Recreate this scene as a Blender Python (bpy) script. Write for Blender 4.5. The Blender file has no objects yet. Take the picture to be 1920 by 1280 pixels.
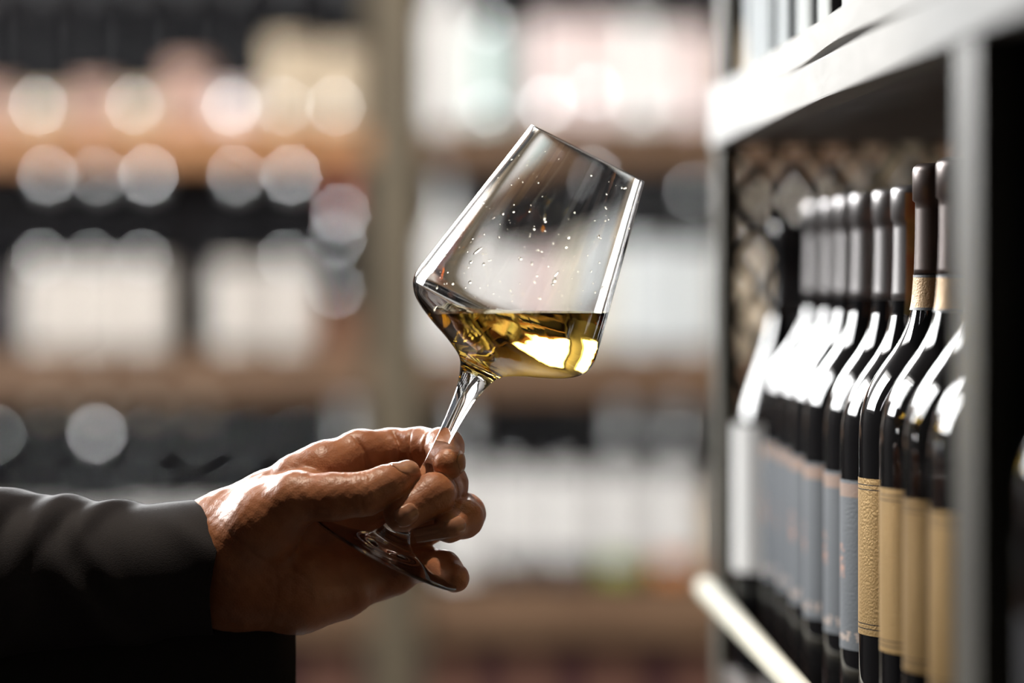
import bpy, bmesh, math, random
import numpy as np
from mathutils import Vector, Matrix

random.seed(7)
sc = bpy.context.scene
COL = sc.collection

# ------------------------------------------------------------------ camera
EYE = 1.35            # eye height above the floor
FPX = 7200.0          # 135 mm lens on a 36 mm sensor, 1920 px wide
VX, VY = 780.0, 510.0 # vanishing point of the aisle in the frame
cam = bpy.data.cameras.new('camera')
cam.lens = 135.0; cam.sensor_width = 36.0
cam.shift_x = (960 - VX) / 1920.0
cam.shift_y = (VY - 640) / 1920.0
cam.clip_start = 0.05; cam.clip_end = 60
cam.dof.use_dof = True
cam.dof.focus_distance = 1.80
cam.dof.aperture_fstop = 3.3
cam.dof.aperture_blades = 9
cam.dof.aperture_rotation = 0.2
cam_o = bpy.data.objects.new('camera', cam); COL.objects.link(cam_o)
cam_o.location = (0, 0, EYE)
cam_o.rotation_euler = (math.pi / 2, 0, 0)
sc.camera = cam_o

# ------------------------------------------------------------------ view, sky, daylight
sc.view_settings.view_transform = 'Standard'
sc.view_settings.look = 'None'
sc.view_settings.exposure = 0.8
sc.view_settings.gamma = 1.0
sc.view_settings.use_curve_mapping = False
try:
    sc.cycles.use_denoising = True
    sc.cycles.max_bounces = 20
    sc.cycles.transmission_bounces = 16
    sc.cycles.glossy_bounces = 6
    sc.cycles.diffuse_bounces = 4
    sc.cycles.sample_clamp_indirect = 8.0
    sc.cycles.use_adaptive_sampling = False
except Exception:
    pass
world = bpy.data.worlds.new('overcast_sky'); sc.world = world
world.use_nodes = True
bg = world.node_tree.nodes['Background']
bg.inputs[0].default_value = (0.985, 0.99, 0.985, 1)
bg.inputs[1].default_value = 22.0

# window opening in the left wall, and ceiling
WALL_X = -1.95
WIN_Y = (3.15, 5.3); WIN_Z = (EYE + 0.32, EYE + 1.75)
CEIL = EYE + 2.6
WIN2_X = (-1.9, 0.35); WIN2_Z = (EYE + 0.68, EYE + 2.3)   # clerestory in the back wall
pl = bpy.data.lights.new('window_daylight', 'AREA')
pl.shape = 'RECTANGLE'; pl.size = WIN_Y[1] - WIN_Y[0]; pl.size_y = WIN_Z[1] - WIN_Z[0]
pl.cycles.is_portal = True
pl_o = bpy.data.objects.new('window_daylight', pl); COL.objects.link(pl_o)
pl_o.location = (WALL_X - 0.02, sum(WIN_Y) / 2, sum(WIN_Z) / 2)
pl_o.rotation_euler = (math.pi / 2, 0, -math.pi / 2)
pl2 = bpy.data.lights.new('clerestory_daylight', 'AREA')
pl2.shape = 'RECTANGLE'; pl2.size = WIN2_X[1] - WIN2_X[0]; pl2.size_y = WIN2_Z[1] - WIN2_Z[0]
pl2.cycles.is_portal = True
pl2_o = bpy.data.objects.new('clerestory_daylight', pl2); COL.objects.link(pl2_o)
pl2_o.location = (sum(WIN2_X) / 2, 6.97, sum(WIN2_Z) / 2)
pl2_o.rotation_euler = (-math.pi / 2, 0, 0)

def P(px, py, d):
    """a point seen at (px, py) of the photograph and d metres away"""
    return Vector(((px - VX) * d / FPX, d, EYE + (VY - py) * d / FPX))

# ------------------------------------------------------------------ materials
def nt(m):
    m.use_nodes = True
    return m.node_tree, m.node_tree.nodes, m.node_tree.links

def pbr(name, col, rough=0.5, metal=0.0, spec=0.5, coat=0.0, noise=0.0, nscale=40.0, bump=0.0, bscale=200.0):
    m = bpy.data.materials.new(name); t, n, l = nt(m)
    b = n['Principled BSDF']
    b.inputs['Base Color'].default_value = (*col, 1)
    b.inputs['Roughness'].default_value = rough
    b.inputs['Metallic'].default_value = metal
    b.inputs['Specular IOR Level'].default_value = spec
    b.inputs['Coat Weight'].default_value = coat
    tc = None
    if noise > 0 or bump > 0:
        tc = n.new('ShaderNodeTexCoord')
    if noise > 0:
        nz = n.new('ShaderNodeTexNoise'); nz.inputs['Scale'].default_value = nscale
        nz.inputs['Detail'].default_value = 4
        l.new(tc.outputs['Object'], nz.inputs['Vector'])
        mx = n.new('ShaderNodeMix'); mx.data_type = 'RGBA'
        mx.inputs[6].default_value = (*[c * (1 - noise) for c in col], 1)
        mx.inputs[7].default_value = (*[min(1, c * (1 + noise)) for c in col], 1)
        l.new(nz.outputs['Fac'], mx.inputs[0]); l.new(mx.outputs[2], b.inputs['Base Color'])
    if bump > 0:
        nz2 = n.new('ShaderNodeTexNoise'); nz2.inputs['Scale'].default_value = bscale
        nz2.inputs['Detail'].default_value = 3
        l.new(tc.outputs['Object'], nz2.inputs['Vector'])
        bp = n.new('ShaderNodeBump'); bp.inputs['Strength'].default_value = bump
        bp.inputs['Distance'].default_value = 0.001
        l.new(nz2.outputs['Fac'], bp.inputs['Height']); l.new(bp.outputs['Normal'], b.inputs['Normal'])
    return m

def wood(name, c1, c2, scale=6.0, stretch=(1, 1, 1), rough=0.5, spec=0.5):
    m = bpy.data.materials.new(name); t, n, l = nt(m)
    b = n['Principled BSDF']; b.inputs['Roughness'].default_value = rough; b.inputs['Specular IOR Level'].default_value = spec
    tc = n.new('ShaderNodeTexCoord'); mp = n.new('ShaderNodeMapping')
    mp.inputs['Scale'].default_value = stretch
    l.new(tc.outputs['Object'], mp.inputs['Vector'])
    nz = n.new('ShaderNodeTexNoise'); nz.inputs['Scale'].default_value = scale
    nz.inputs['Detail'].default_value = 6; nz.inputs['Distortion'].default_value = 0.6
    l.new(mp.outputs['Vector'], nz.inputs['Vector'])
    r = n.new('ShaderNodeValToRGB')
    r.color_ramp.elements[0].position = 0.3; r.color_ramp.elements[0].color = (*c1, 1)
    r.color_ramp.elements[1].position = 0.7; r.color_ramp.elements[1].color = (*c2, 1)
    l.new(nz.outputs['Fac'], r.inputs['Fac']); l.new(r.outputs['Color'], b.inputs['Base Color'])
    bp = n.new('ShaderNodeBump'); bp.inputs['Strength'].default_value = 0.15; bp.inputs['Distance'].default_value = 0.001
    l.new(nz.outputs['Fac'], bp.inputs['Height']); l.new(bp.outputs['Normal'], b.inputs['Normal'])
    return m

def glass_mat(name, ior, col=(1, 1, 1), bump=0.0, bscale=30.0, dist=0.0):
    m = bpy.data.materials.new(name); t, n, l = nt(m)
    n.remove(n['Principled BSDF'])
    g = n.new('ShaderNodeBsdfGlass'); g.inputs['IOR'].default_value = ior
    g.inputs['Roughness'].default_value = 0.0
    g.inputs['Color'].default_value = (*col, 1)
    l.new(g.outputs['BSDF'], n['Material Output'].inputs['Surface'])
    if bump > 0:
        tc = n.new('ShaderNodeTexCoord')
        nz = n.new('ShaderNodeTexNoise'); nz.inputs['Scale'].default_value = bscale
        nz.inputs['Detail'].default_value = 2; nz.inputs['Distortion'].default_value = dist
        l.new(tc.outputs['Object'], nz.inputs['Vector'])
        bp = n.new('ShaderNodeBump'); bp.inputs['Strength'].default_value = bump
        bp.inputs['Distance'].default_value = 0.001
        l.new(nz.outputs['Fac'], bp.inputs['Height']); l.new(bp.outputs['Normal'], g.inputs['Normal'])
    return m

M = {}
M['plaster_dark'] = pbr('dark_plaster', (0.035, 0.03, 0.028), 0.8, noise=0.15, nscale=3)
M['ceiling'] = pbr('ceiling_paint', (0.05, 0.045, 0.042), 0.9)
M['floor'] = wood('floor_boards', (0.035, 0.024, 0.018), (0.07, 0.048, 0.034), 5, (6, 1, 1), 0.4)
M['frame'] = pbr('window_frame_paint', (0.2, 0.19, 0.18), 0.5)
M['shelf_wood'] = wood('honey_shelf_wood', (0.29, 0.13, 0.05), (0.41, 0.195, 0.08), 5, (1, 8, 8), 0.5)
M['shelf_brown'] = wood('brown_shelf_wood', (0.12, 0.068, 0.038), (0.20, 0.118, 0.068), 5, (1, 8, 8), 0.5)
M['post_wood'] = wood('pale_post_wood', (0.075, 0.060, 0.038), (0.115, 0.092, 0.060), 5, (8, 8, 1), 0.5)
M['back_dark'] = pbr('dark_back_panel', (0.012, 0.010, 0.012), 0.8)
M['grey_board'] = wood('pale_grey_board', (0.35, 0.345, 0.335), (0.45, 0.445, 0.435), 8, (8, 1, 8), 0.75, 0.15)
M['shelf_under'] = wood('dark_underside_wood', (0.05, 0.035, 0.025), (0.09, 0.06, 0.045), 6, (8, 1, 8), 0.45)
M['post_metal'] = pbr('grey_upright_metal', (0.060, 0.054, 0.040), 0.5, 0.0, spec=0.12, noise=0.1)
M['rail'] = pbr('cream_guard_rail', (0.33, 0.315, 0.25), 0.7, spec=0.15)
M['wire'] = pbr('black_wire', (0.02, 0.018, 0.016), 0.5)
M['bottle_glass'] = pbr('near_black_bottle_glass', (0.006, 0.006, 0.007), 0.04, spec=0.6)
M['back_glass'] = pbr('black_bottle_glass', (0.004, 0.004, 0.005), 0.06, spec=0.06)
M['green_glass'] = pbr('dark_green_bottle_glass', (0.010, 0.014, 0.010), 0.05, spec=0.6)
M['white_ceramic'] = pbr('white_bottle_glaze', (0.75, 0.75, 0.74), 0.3)
M['cap_brown'] = pbr('brown_grey_capsule_foil', (0.12, 0.088, 0.078), 0.34, 0.5)
M['cap_grey'] = pbr('dark_grey_capsule_foil', (0.26, 0.245, 0.245), 0.34, 0.65)
M['cap_pale'] = pbr('pale_grey_capsule_foil', (0.62, 0.63, 0.63), 0.3, 0.6)
M['cap_beige'] = pbr('beige_capsule_foil', (0.45, 0.38, 0.30), 0.4, 0.1)
M['cap_black'] = pbr('black_capsule_foil', (0.02, 0.02, 0.022), 0.25)
M['cap_red'] = pbr('red_capsule_foil', (0.42, 0.12, 0.09), 0.35, 0.2)
M['gold_band'] = pbr('gold_neck_paper', (0.42, 0.26, 0.11), 0.45, 0.3, bump=0.3, bscale=900)
M['band_edge'] = pbr('slate_band_edge', (0.12, 0.13, 0.14), 0.5)
for k, c in dict(white=(0.78, 0.77, 0.75), oat=(0.66, 0.615, 0.565), cool=(0.70, 0.74, 0.75), teal=(0.52, 0.62, 0.60), pink=(0.78, 0.66, 0.64),
                 beige=(0.55, 0.45, 0.33), rose=(0.50, 0.33, 0.27), grey=(0.46, 0.46, 0.45), brown=(0.20, 0.10, 0.06),
                 cream=(0.74, 0.70, 0.60), dark=(0.05, 0.045, 0.05), green=(0.22, 0.30, 0.06), orange=(0.55, 0.20, 0.06)).items():
    M['label_' + k] = pbr(k + '_label_paper', tuple(0.92 * v for v in c), 0.85, spec=0.2)
M['maroon'] = pbr('maroon_carton', (0.06, 0.018, 0.016), 0.6, noise=0.2, nscale=8)
M['carton_tape'] = pbr('brown_carton_tape', (0.16, 0.08, 0.05), 0.4)
M['jacket'] = pbr('charcoal_jacket_wool', (0.020, 0.018, 0.021), 0.75, spec=0.3, noise=0.25, nscale=900, bump=0.25, bscale=1800)
M['shirt'] = pbr('black_lining', (0.008, 0.008, 0.01), 0.8)
M['glass'] = glass_mat('clear_crystal', 1.5)
M['lamp_metal'] = pbr('black_lamp_housing', (0.02, 0.02, 0.02), 0.4)

def label_mat(name, kind):
    """printed label: u runs round the bottle 0..1, v up 0..1"""
    m = bpy.data.materials.new(name); t, n, l = nt(m)
    b = n['Principled BSDF']
    uv = n.new('ShaderNodeUVMap'); sp = n.new('ShaderNodeSeparateXYZ'); l.new(uv.outputs['UV'], sp.inputs['Vector'])
    def band(sock, lo, hi):
        a = n.new('ShaderNodeMath'); a.operation = 'GREATER_THAN'; a.inputs[1].default_value = lo; l.new(sock, a.inputs[0])
        c = n.new('ShaderNodeMath'); c.operation = 'LESS_THAN'; c.inputs[1].default_value = hi; l.new(sock, c.inputs[0])
        r = n.new('ShaderNodeMath'); r.operation = 'MULTIPLY'; l.new(a.outputs[0], r.inputs[0]); l.new(c.outputs[0], r.inputs[1])
        return r.outputs[0]
    def op(o, a, c):
        r = n.new('ShaderNodeMath'); r.operation = o; l.new(a, r.inputs[0]); l.new(c, r.inputs[1]); return r.outputs[0]
    def mix(fac, c1, c2):
        x = n.new('ShaderNodeMix'); x.data_type = 'RGBA'; l.new(fac, x.inputs[0])
        for i, c in ((6, c1), (7, c2)):
            if isinstance(c, tuple): x.inputs[i].default_value = (*c, 1)
            else: l.new(c, x.inputs[i])
        return x.outputs[2]
    U, V = sp.outputs['X'], sp.outputs['Y']
    if kind == 'gold':
        b.inputs['Metallic'].default_value = 0.75; b.inputs['Roughness'].default_value = 0.36
        lines = band(V, 0.955, 0.962)
        for lo, hi in ((0.925, 0.932), (0.068, 0.075), (0.038, 0.045)):
            lines = op('MAXIMUM', lines, band(V, lo, hi))
        inner = band(V, 0.068, 0.932)
        lines = op('MAXIMUM', lines, op('MULTIPLY', inner, band(U, 0.085, 0.095)))
        lines = op('MAXIMUM', lines, op('MULTIPLY', inner, band(U, 0.905, 0.915)))
        l.new(mix(lines, (0.50, 0.32, 0.125), (0.03, 0.02, 0.012)), b.inputs['Base Color'])
    else:
        b.inputs['Roughness'].default_value = 0.5
        c = mix(band(V, 0.90, 0.98), (0.075, 0.088, 0.105), (0.26, 0.16, 0.11))
        nz = n.new('ShaderNodeTexNoise'); nz.inputs['Scale'].default_value = 22
        l.new(uv.outputs['UV'], nz.inputs['Vector'])
        tx = n.new('ShaderNodeMath'); tx.operation = 'GREATER_THAN'; tx.inputs[1].default_value = 0.52; l.new(nz.outputs['Fac'], tx.inputs[0])
        c = mix(op('MULTIPLY', tx.outputs[0], band(V, 0.05, 0.11)), c, (0.36, 0.29, 0.25))
        em = op('MULTIPLY', band(V, 0.42, 0.62), band(U, 0.40, 0.60))
        c = mix(op('MULTIPLY', em, tx.outputs[0]), c, (0.38, 0.2, 0.14))
        l.new(c, b.inputs['Base Color'])
    nz3 = n.new('ShaderNodeTexNoise'); nz3.inputs['Scale'].default_value = 60; l.new(uv.outputs['UV'], nz3.inputs['Vector'])
    bp = n.new('ShaderNodeBump'); bp.inputs['Strength'].default_value = 0.25; bp.inputs['Distance'].default_value = 0.001
    l.new(nz3.outputs['Fac'], bp.inputs['Height']); l.new(bp.outputs['Normal'], b.inputs['Normal'])
    return m
M['label_gold'] = label_mat('gold_foil_label', 'gold')
M['label_slate'] = label_mat('slate_blue_label', 'slate')

def painted_mat():  # orange and green colours stand in for a reflection on the capsule
    m = bpy.data.materials.new('orange_green_reflection'); t, n, l = nt(m)
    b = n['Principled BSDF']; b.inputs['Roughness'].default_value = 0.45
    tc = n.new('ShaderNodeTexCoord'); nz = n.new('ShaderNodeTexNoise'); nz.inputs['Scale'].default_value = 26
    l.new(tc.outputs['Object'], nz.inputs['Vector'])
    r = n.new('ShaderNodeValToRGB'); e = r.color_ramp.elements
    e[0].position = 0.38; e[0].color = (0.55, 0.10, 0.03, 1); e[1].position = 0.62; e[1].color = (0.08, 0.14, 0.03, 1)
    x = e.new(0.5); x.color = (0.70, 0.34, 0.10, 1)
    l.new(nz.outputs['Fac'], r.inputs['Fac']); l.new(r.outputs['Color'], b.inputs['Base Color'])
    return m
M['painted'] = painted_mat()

def skin_mat():
    m = bpy.data.materials.new('hand_skin'); t, n, l = nt(m)
    b = n['Principled BSDF']
    tc = n.new('ShaderNodeTexCoord')
    nz = n.new('ShaderNodeTexNoise'); nz.inputs['Scale'].default_value = 70; nz.inputs['Detail'].default_value = 5
    l.new(tc.outputs['Object'], nz.inputs['Vector'])
    r = n.new('ShaderNodeValToRGB'); e = r.color_ramp.elements
    e[0].position = 0.3; e[0].color = (0.36, 0.135, 0.06, 1); e[1].position = 0.7; e[1].color = (0.50, 0.215, 0.105, 1)
    l.new(nz.outputs['Fac'], r.inputs['Fac']); l.new(r.outputs['Color'], b.inputs['Base Color'])
    b.inputs['Roughness'].default_value = 0.42
    b.inputs['Specular IOR Level'].default_value = 0.5
    b.inputs['Subsurface Weight'].default_value = 0.15
    b.inputs['Subsurface Radius'].default_value = (1.0, 0.35, 0.2)
    b.inputs['Subsurface Scale'].default_value = 0.0025
    v = n.new('ShaderNodeTexVoronoi'); v.inputs['Scale'].default_value = 900
    n2 = n.new('ShaderNodeTexNoise'); n2.inputs['Scale'].default_value = 450; n2.inputs['Detail'].default_value = 4
    l.new(tc.outputs['Object'], v.inputs['Vector']); l.new(tc.outputs['Object'], n2.inputs['Vector'])
    ad = n.new('ShaderNodeMath'); ad.operation = 'ADD'; l.new(v.outputs['Distance'], ad.inputs[0]); l.new(n2.outputs['Fac'], ad.inputs[1])
    bp = n.new('ShaderNodeBump'); bp.inputs['Strength'].default_value = 0.13; bp.inputs['Distance'].default_value = 0.0008
    l.new(ad.outputs[0], bp.inputs['Height']); l.new(bp.outputs['Normal'], b.inputs['Normal'])
    return m
M['skin'] = skin_mat()
M['nail'] = pbr('fingernail', (0.46, 0.225, 0.135), 0.2, spec=0.6)

# ------------------------------------------------------------------ mesh helpers
def link(name, me, mat=None, parent=None):
    o = bpy.data.objects.new(name, me); COL.objects.link(o)
    if mat is not None and me is not None and not me.materials:
        me.materials.append(mat)
    if parent is not None: o.parent = parent
    return o

def tag(o, label=None, cat=None, group=None, kind=None):
    if label: o['label'] = label
    if cat: o['category'] = cat
    if group: o['group'] = group
    if kind: o['kind'] = kind
    return o

def box_bm(bm, x0, x1, y0, y1, z0, z1):
    vs = [bm.verts.new((x, y, z)) for x in (x0, x1) for y in (y0, y1) for z in (z0, z1)]
    for f in ((0, 1, 3, 2), (4, 6, 7, 5), (0, 4, 5, 1), (2, 3, 7, 6), (0, 2, 6, 4), (1, 5, 7, 3)):
        bm.faces.new([vs[i] for i in f])

def box(name, x0, x1, y0, y1, z0, z1, mat, parent=None, bevel=0.0):
    bm = bmesh.new(); box_bm(bm, x0, x1, y0, y1, z0, z1)
    if bevel > 0:
        bmesh.ops.bevel(bm, geom=bm.edges[:], offset=bevel, segments=2, affect='EDGES', profile=0.7)
    me = bpy.data.meshes.new(name); bm.to_mesh(me); bm.free()
    return link(name, me, mat, parent)

def boxes(name, lst, mat, parent=None):
    bm = bmesh.new()
    for b in lst: box_bm(bm, *b)
    me = bpy.data.meshes.new(name); bm.to_mesh(me); bm.free()
    return link(name, me, mat, parent)

def lathe_mesh(name, prof, seg=40, a0=0.0, a1=2 * math.pi, smooth=True, sharp=0.7):
    """prof: list of (r, z); full revolution or a partial shell with uv"""
    full = abs(a1 - a0 - 2 * math.pi) < 1e-6
    bm = bmesh.new(); uvl = bm.loops.layers.uv.new('UVMap')
    n = seg if full else seg + 1
    rings = []
    z0 = min(p[1] for p in prof); z1 = max(p[1] for p in prof)
    for r, z in prof:
        if r < 1e-7: rings.append([bm.verts.new((0, 0, z))])
        else: rings.append([bm.verts.new((r * math.cos(a0 + (a1 - a0) * i / seg), r * math.sin(a0 + (a1 - a0) * i / seg), z)) for i in range(n)])
    for k in range(len(prof) - 1):
        A, B = rings[k], rings[k + 1]
        for i in range(seg):
            j = (i + 1) % n if full else i + 1
            if len(A) == 1 and len(B) == 1: continue
            if len(A) == 1: vs = [A[0], B[j], B[i]]; us = [i, i + 1, i]; zs = [k, k + 1, k + 1]
            elif len(B) == 1: vs = [A[i], A[j], B[0]]; us = [i, i + 1, i]; zs = [k, k, k + 1]
            else: vs = [A[i], A[j], B[j], B[i]]; us = [i, i + 1, i + 1, i]; zs = [k, k, k + 1, k + 1]
            f = bm.faces.new(vs); f.smooth = smooth
            for lp, u, kk in zip(f.loops, us, zs):
                lp[uvl].uv = (u / seg, (prof[kk][1] - z0) / max(1e-9, z1 - z0))
    bm.edges.ensure_lookup_table()
    for e in bm.edges:
        if len(e.link_faces) == 2 and e.calc_face_angle(0) > sharp: e.smooth = False
    me = bpy.data.meshes.new(name); bm.to_mesh(me); bm.free()
    return me

def catmull(pts, n=6):
    out = []
    for i in range(len(pts) - 1):
        p0 = np.array(pts[max(0, i - 1)], float); p1 = np.array(pts[i], float)
        p2 = np.array(pts[i + 1], float); p3 = np.array(pts[min(len(pts) - 1, i + 2)], float)
        for k in range(n):
            t = k / n
            out.append(tuple(0.5 * ((2 * p1) + (-p0 + p2) * t + (2 * p0 - 5 * p1 + 4 * p2 - p3) * t * t + (-p0 + 3 * p1 - 3 * p2 + p3) * t ** 3)))
    out.append(tuple(pts[-1]))
    return out

# ------------------------------------------------------------------ the room
ROOM = dict(x0=WALL_X, x1=1.75, y0=-2.2, y1=6.95)
tag(box('floor', ROOM['x0'], ROOM['x1'], ROOM['y0'], ROOM['y1'], -0.1, 0, M['floor']), kind='structure')
tag(box('ceiling', ROOM['x0'], ROOM['x1'], ROOM['y0'], ROOM['y1'], CEIL, CEIL + 0.1, M['ceiling']), kind='structure')
wa, wb_ = ROOM['y1'], ROOM['y1'] + 0.1
tag(boxes('wall_back', [(ROOM['x0'] - 0.15, WIN2_X[0], wa, wb_, -0.1, CEIL + 0.1), (WIN2_X[1], ROOM['x1'] + 0.15, wa, wb_, -0.1, CEIL + 0.1),
                        (WIN2_X[0], WIN2_X[1], wa, wb_, -0.1, WIN2_Z[0]), (WIN2_X[0], WIN2_X[1], wa, wb_, WIN2_Z[1], CEIL + 0.1)], M['plaster_dark']), kind='structure')
tag(boxes('window_2', [(WIN2_X[0], WIN2_X[0] + 0.05, wa - 0.02, wb_, WIN2_Z[0], WIN2_Z[1]), (WIN2_X[1] - 0.05, WIN2_X[1], wa - 0.02, wb_, WIN2_Z[0], WIN2_Z[1]),
                       (WIN2_X[0] + 0.05, WIN2_X[1] - 0.05, wa - 0.02, wb_, WIN2_Z[0], WIN2_Z[0] + 0.05), (WIN2_X[0] + 0.05, WIN2_X[1] - 0.05, wa - 0.02, wb_, WIN2_Z[1] - 0.05, WIN2_Z[1])], M['frame']), kind='structure')
tag(box('wall_front', ROOM['x0'] - 0.15, ROOM['x1'] + 0.15, ROOM['y0'] - 0.1, ROOM['y0'], -0.1, CEIL + 0.1, M['plaster_dark']), kind='structure')
tag(box('wall_right', ROOM['x1'], ROOM['x1'] + 0.1, ROOM['y0'], ROOM['y1'], -0.1, CEIL + 0.1, M['plaster_dark']), kind='structure')
xa, xb = WALL_X - 0.12, WALL_X
tag(boxes('wall_left', [(xa, xb, ROOM['y0'], WIN_Y[0], -0.1, CEIL + 0.1), (xa, xb, WIN_Y[1], ROOM['y1'], -0.1, CEIL + 0.1),
                        (xa, xb, WIN_Y[0], WIN_Y[1], -0.1, WIN_Z[0]), (xa, xb, WIN_Y[0], WIN_Y[1], WIN_Z[1], CEIL + 0.1)], M['plaster_dark']), kind='structure')
f = 0.05
win = tag(boxes('window_1', [(xa, xb + 0.02, WIN_Y[0], WIN_Y[0] + f, WIN_Z[0], WIN_Z[1]), (xa, xb + 0.02, WIN_Y[1] - f, WIN_Y[1], WIN_Z[0], WIN_Z[1]),
                             (xa, xb + 0.02, WIN_Y[0] + f, WIN_Y[1] - f, WIN_Z[0], WIN_Z[0] + f), (xa, xb + 0.02, WIN_Y[0] + f, WIN_Y[1] - f, WIN_Z[1] - f, WIN_Z[1])], M['frame']), kind='structure')

# ------------------------------------------------------------------ bottles
BORDEAUX = [(0, 18), (20, 14), (32, 2), (36, 0), (39.4, 2.2), (40, 6), (40, 60), (40, 120), (40, 172), (39.6, 180), (38, 189), (34.5, 198),
            (29, 207), (23, 215.5), (18.6, 224), (16, 233), (14.8, 243), (14.2, 256), (13.9, 270), (13.8, 282.5), (15, 283.5), (15.1, 297), (14.4, 299.4), (12.8, 300), (0, 300)]
BURGUNDY = [(0, 18), (22, 14), (35, 2), (38, 0), (41.4, 2.2), (42, 6), (42, 80), (42, 140), (41.2, 156), (38.6, 172), (34, 188), (28, 204), (22, 219), (17.6, 233),
            (15.4, 247), (14.4, 262), (14, 282), (15, 283), (15, 297), (14.2, 299.4), (12.6, 300), (0, 300)]

def prof_r(prof, z):
    for (r0, z0), (r1, z1) in zip(prof[4:], prof[5:]):
        if z0 <= z <= z1: return r0 + (r1 - r0) * (z - z0) / max(1e-6, z1 - z0)
    return prof[-3][0]

def shell_prof(prof, z0, z1, off, step=4.0):
    zs = sorted(set([z0, z1] + [z for r, z in prof[4:] if z0 < z < z1]))
    pts = [(prof_r(prof, z) + off, z) for z in zs]
    return pts

class Bottle:
    """one kind of bottle: meshes shared by all its copies (millimetres -> metres)"""
    def __init__(s, name, prof, sx=1.0, sz=1.0, glass='bottle_glass', capsule=None, cap_mat='cap_black', label=None, lab_mat='label_white',
                 half=50, face=180.0, band=None, stripe=None, seg=40, top_r=1.0):
        s.name = name
        S = lambda pr: [(r * sx / 1000, z * sz / 1000) for r, z in pr]
        sm = catmull(prof[9:20], 3) if seg > 30 else None
        full = prof[:9] + sm + prof[20:] if sm else prof
        if prof is BURGUNDY: full = prof
        s.body = lathe_mesh(name + '_glass', S(full), seg); s.body.materials.append(M[glass])
        s.parts = []
        def add(pn, pr, mat, a0=0, a1=2 * math.pi, sg=None):
            me = lathe_mesh(name + '_' + pn, pr, sg or seg, a0, a1); me.materials.append(M[mat]); s.parts.append((pn, me))
        if capsule:
            z0, z1 = capsule
            pr = shell_prof(full, z0, 297, 0.35)
            pr = [(pr[0][0] - 0.3, z0)] + pr + [(14.9, 299.2), (13.2, 300.6), (12.0, 300.9), (10.5, 300.2), (0, 300.2)]
            add('capsule', S(pr), cap_mat)
        if band:
            z0, z1, mat = band
            add('neck_band', S(shell_prof(full, z0, z1, 0.55)), mat)
            add('band_edge', S(shell_prof(full, z0 - 1.2, z0, 0.6)), 'band_edge')
            add('band_edge', S(shell_prof(full, z1, z1 + 1.2, 0.6)), 'band_edge')
        if label:
            z0, z1 = label
            a = math.radians(face); h = math.radians(half)
            add('label', S([(40 * (1 if prof is BORDEAUX else 1.05) + 0.22, z0), (40 * (1 if prof is BORDEAUX else 1.05) + 0.22, (z0 + z1) / 2), (40 * (1 if prof is BORDEAUX else 1.05) + 0.22, z1)]), lab_mat, a - h, a + h, 24)
        if stripe:
            z0, z1, mat = stripe
            a = math.radians(face); h = math.radians(half)
            add('label_stripe', S([(40.3, z0), (40.3, z1)]), mat, a - h, a + h, 24)
    def place(s, loc, label, cat='bottle', group=None, rot=0.0, scale=1.0):
        o = link('wine_bottle', s.body); o.location = loc; o.rotation_euler = (0, 0, rot); o.scale = (scale,) * 3
        tag(o, label, cat, group)
        for pn, me in s.parts:
            link(pn, me, None, o)
        return o

ORD = ['first', 'second', 'third', 'fourth', 'fifth', 'sixth', 'seventh', 'eighth', 'ninth', 'tenth', 'eleventh', 'twelfth', 'thirteenth', 'fourteenth']

# ------------------------------------------------------------------ the near shelf on the right
FX = 0.195                                   # front plane of the near shelf
BASE = EYE - 0.250                           # top of the shelf the bottles stand on
near = bpy.data.objects.new('display_shelf', None); COL.objects.link(near); near.location = (FX, 1.9, 0)
tag(near, 'pale grey display shelf with thick boards along the right side, full of bottles', 'shelf')
def nbox(name, x0, x1, y0, y1, z0, z1, mat, bevel=0.0012):
    o = box(name, x0, x1, y0, y1, z0, z1, mat, near, bevel); o.matrix_parent_inverse = near.matrix_world.inverted(); o.location = (-FX, -1.9, 0)
    o.matrix_parent_inverse = Matrix.Identity(4)
    return o
SD = 0.58
Y0, Y1 = 0.62, 2.50
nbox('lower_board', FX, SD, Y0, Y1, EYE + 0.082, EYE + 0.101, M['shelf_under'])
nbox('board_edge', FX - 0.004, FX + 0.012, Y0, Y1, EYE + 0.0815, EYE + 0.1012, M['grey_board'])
# upper board, bowed so that a slit opens below it
def bowed():
    bm = bmesh.new(); N = 40; rows = []
    for i in range(N + 1):
        y = Y0 + (Y1 - Y0) * i / N
        lift = 0.0045 * math.exp(-((y - 1.72) / 0.17) ** 2)
        z0 = EYE + 0.1018 + lift; z1 = EYE + 0.1190 + 0.15 * lift
        rows.append([bm.verts.new((x - FX, y - 1.9, z)) for x, z in ((FX - 0.003, z0), (SD, z0), (SD, z1), (FX - 0.003, z1))])
    for a, b in zip(rows, rows[1:]):
        for k in range(4):
            bm.faces.new([a[k], a[(k + 1) % 4], b[(k + 1) % 4], b[k]])
    bm.faces.new(rows[0]); bm.faces.new(rows[-1][::-1])
    bmesh.ops.recalc_face_normals(bm, faces=bm.faces[:])
    me = bpy.data.meshes.new('upper_board'); bm.to_mesh(me); bm.free()
    return link('upper_board', me, M['grey_board'], near)
bowed()
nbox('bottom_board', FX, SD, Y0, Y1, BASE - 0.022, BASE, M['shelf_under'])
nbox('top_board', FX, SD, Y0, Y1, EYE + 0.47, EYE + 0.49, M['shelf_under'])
nbox('back_panel', SD, SD + 0.012, Y0, Y1, 0, EYE + 0.9, M['back_dark'])  # out of view, added to block light behind the bottles
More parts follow.
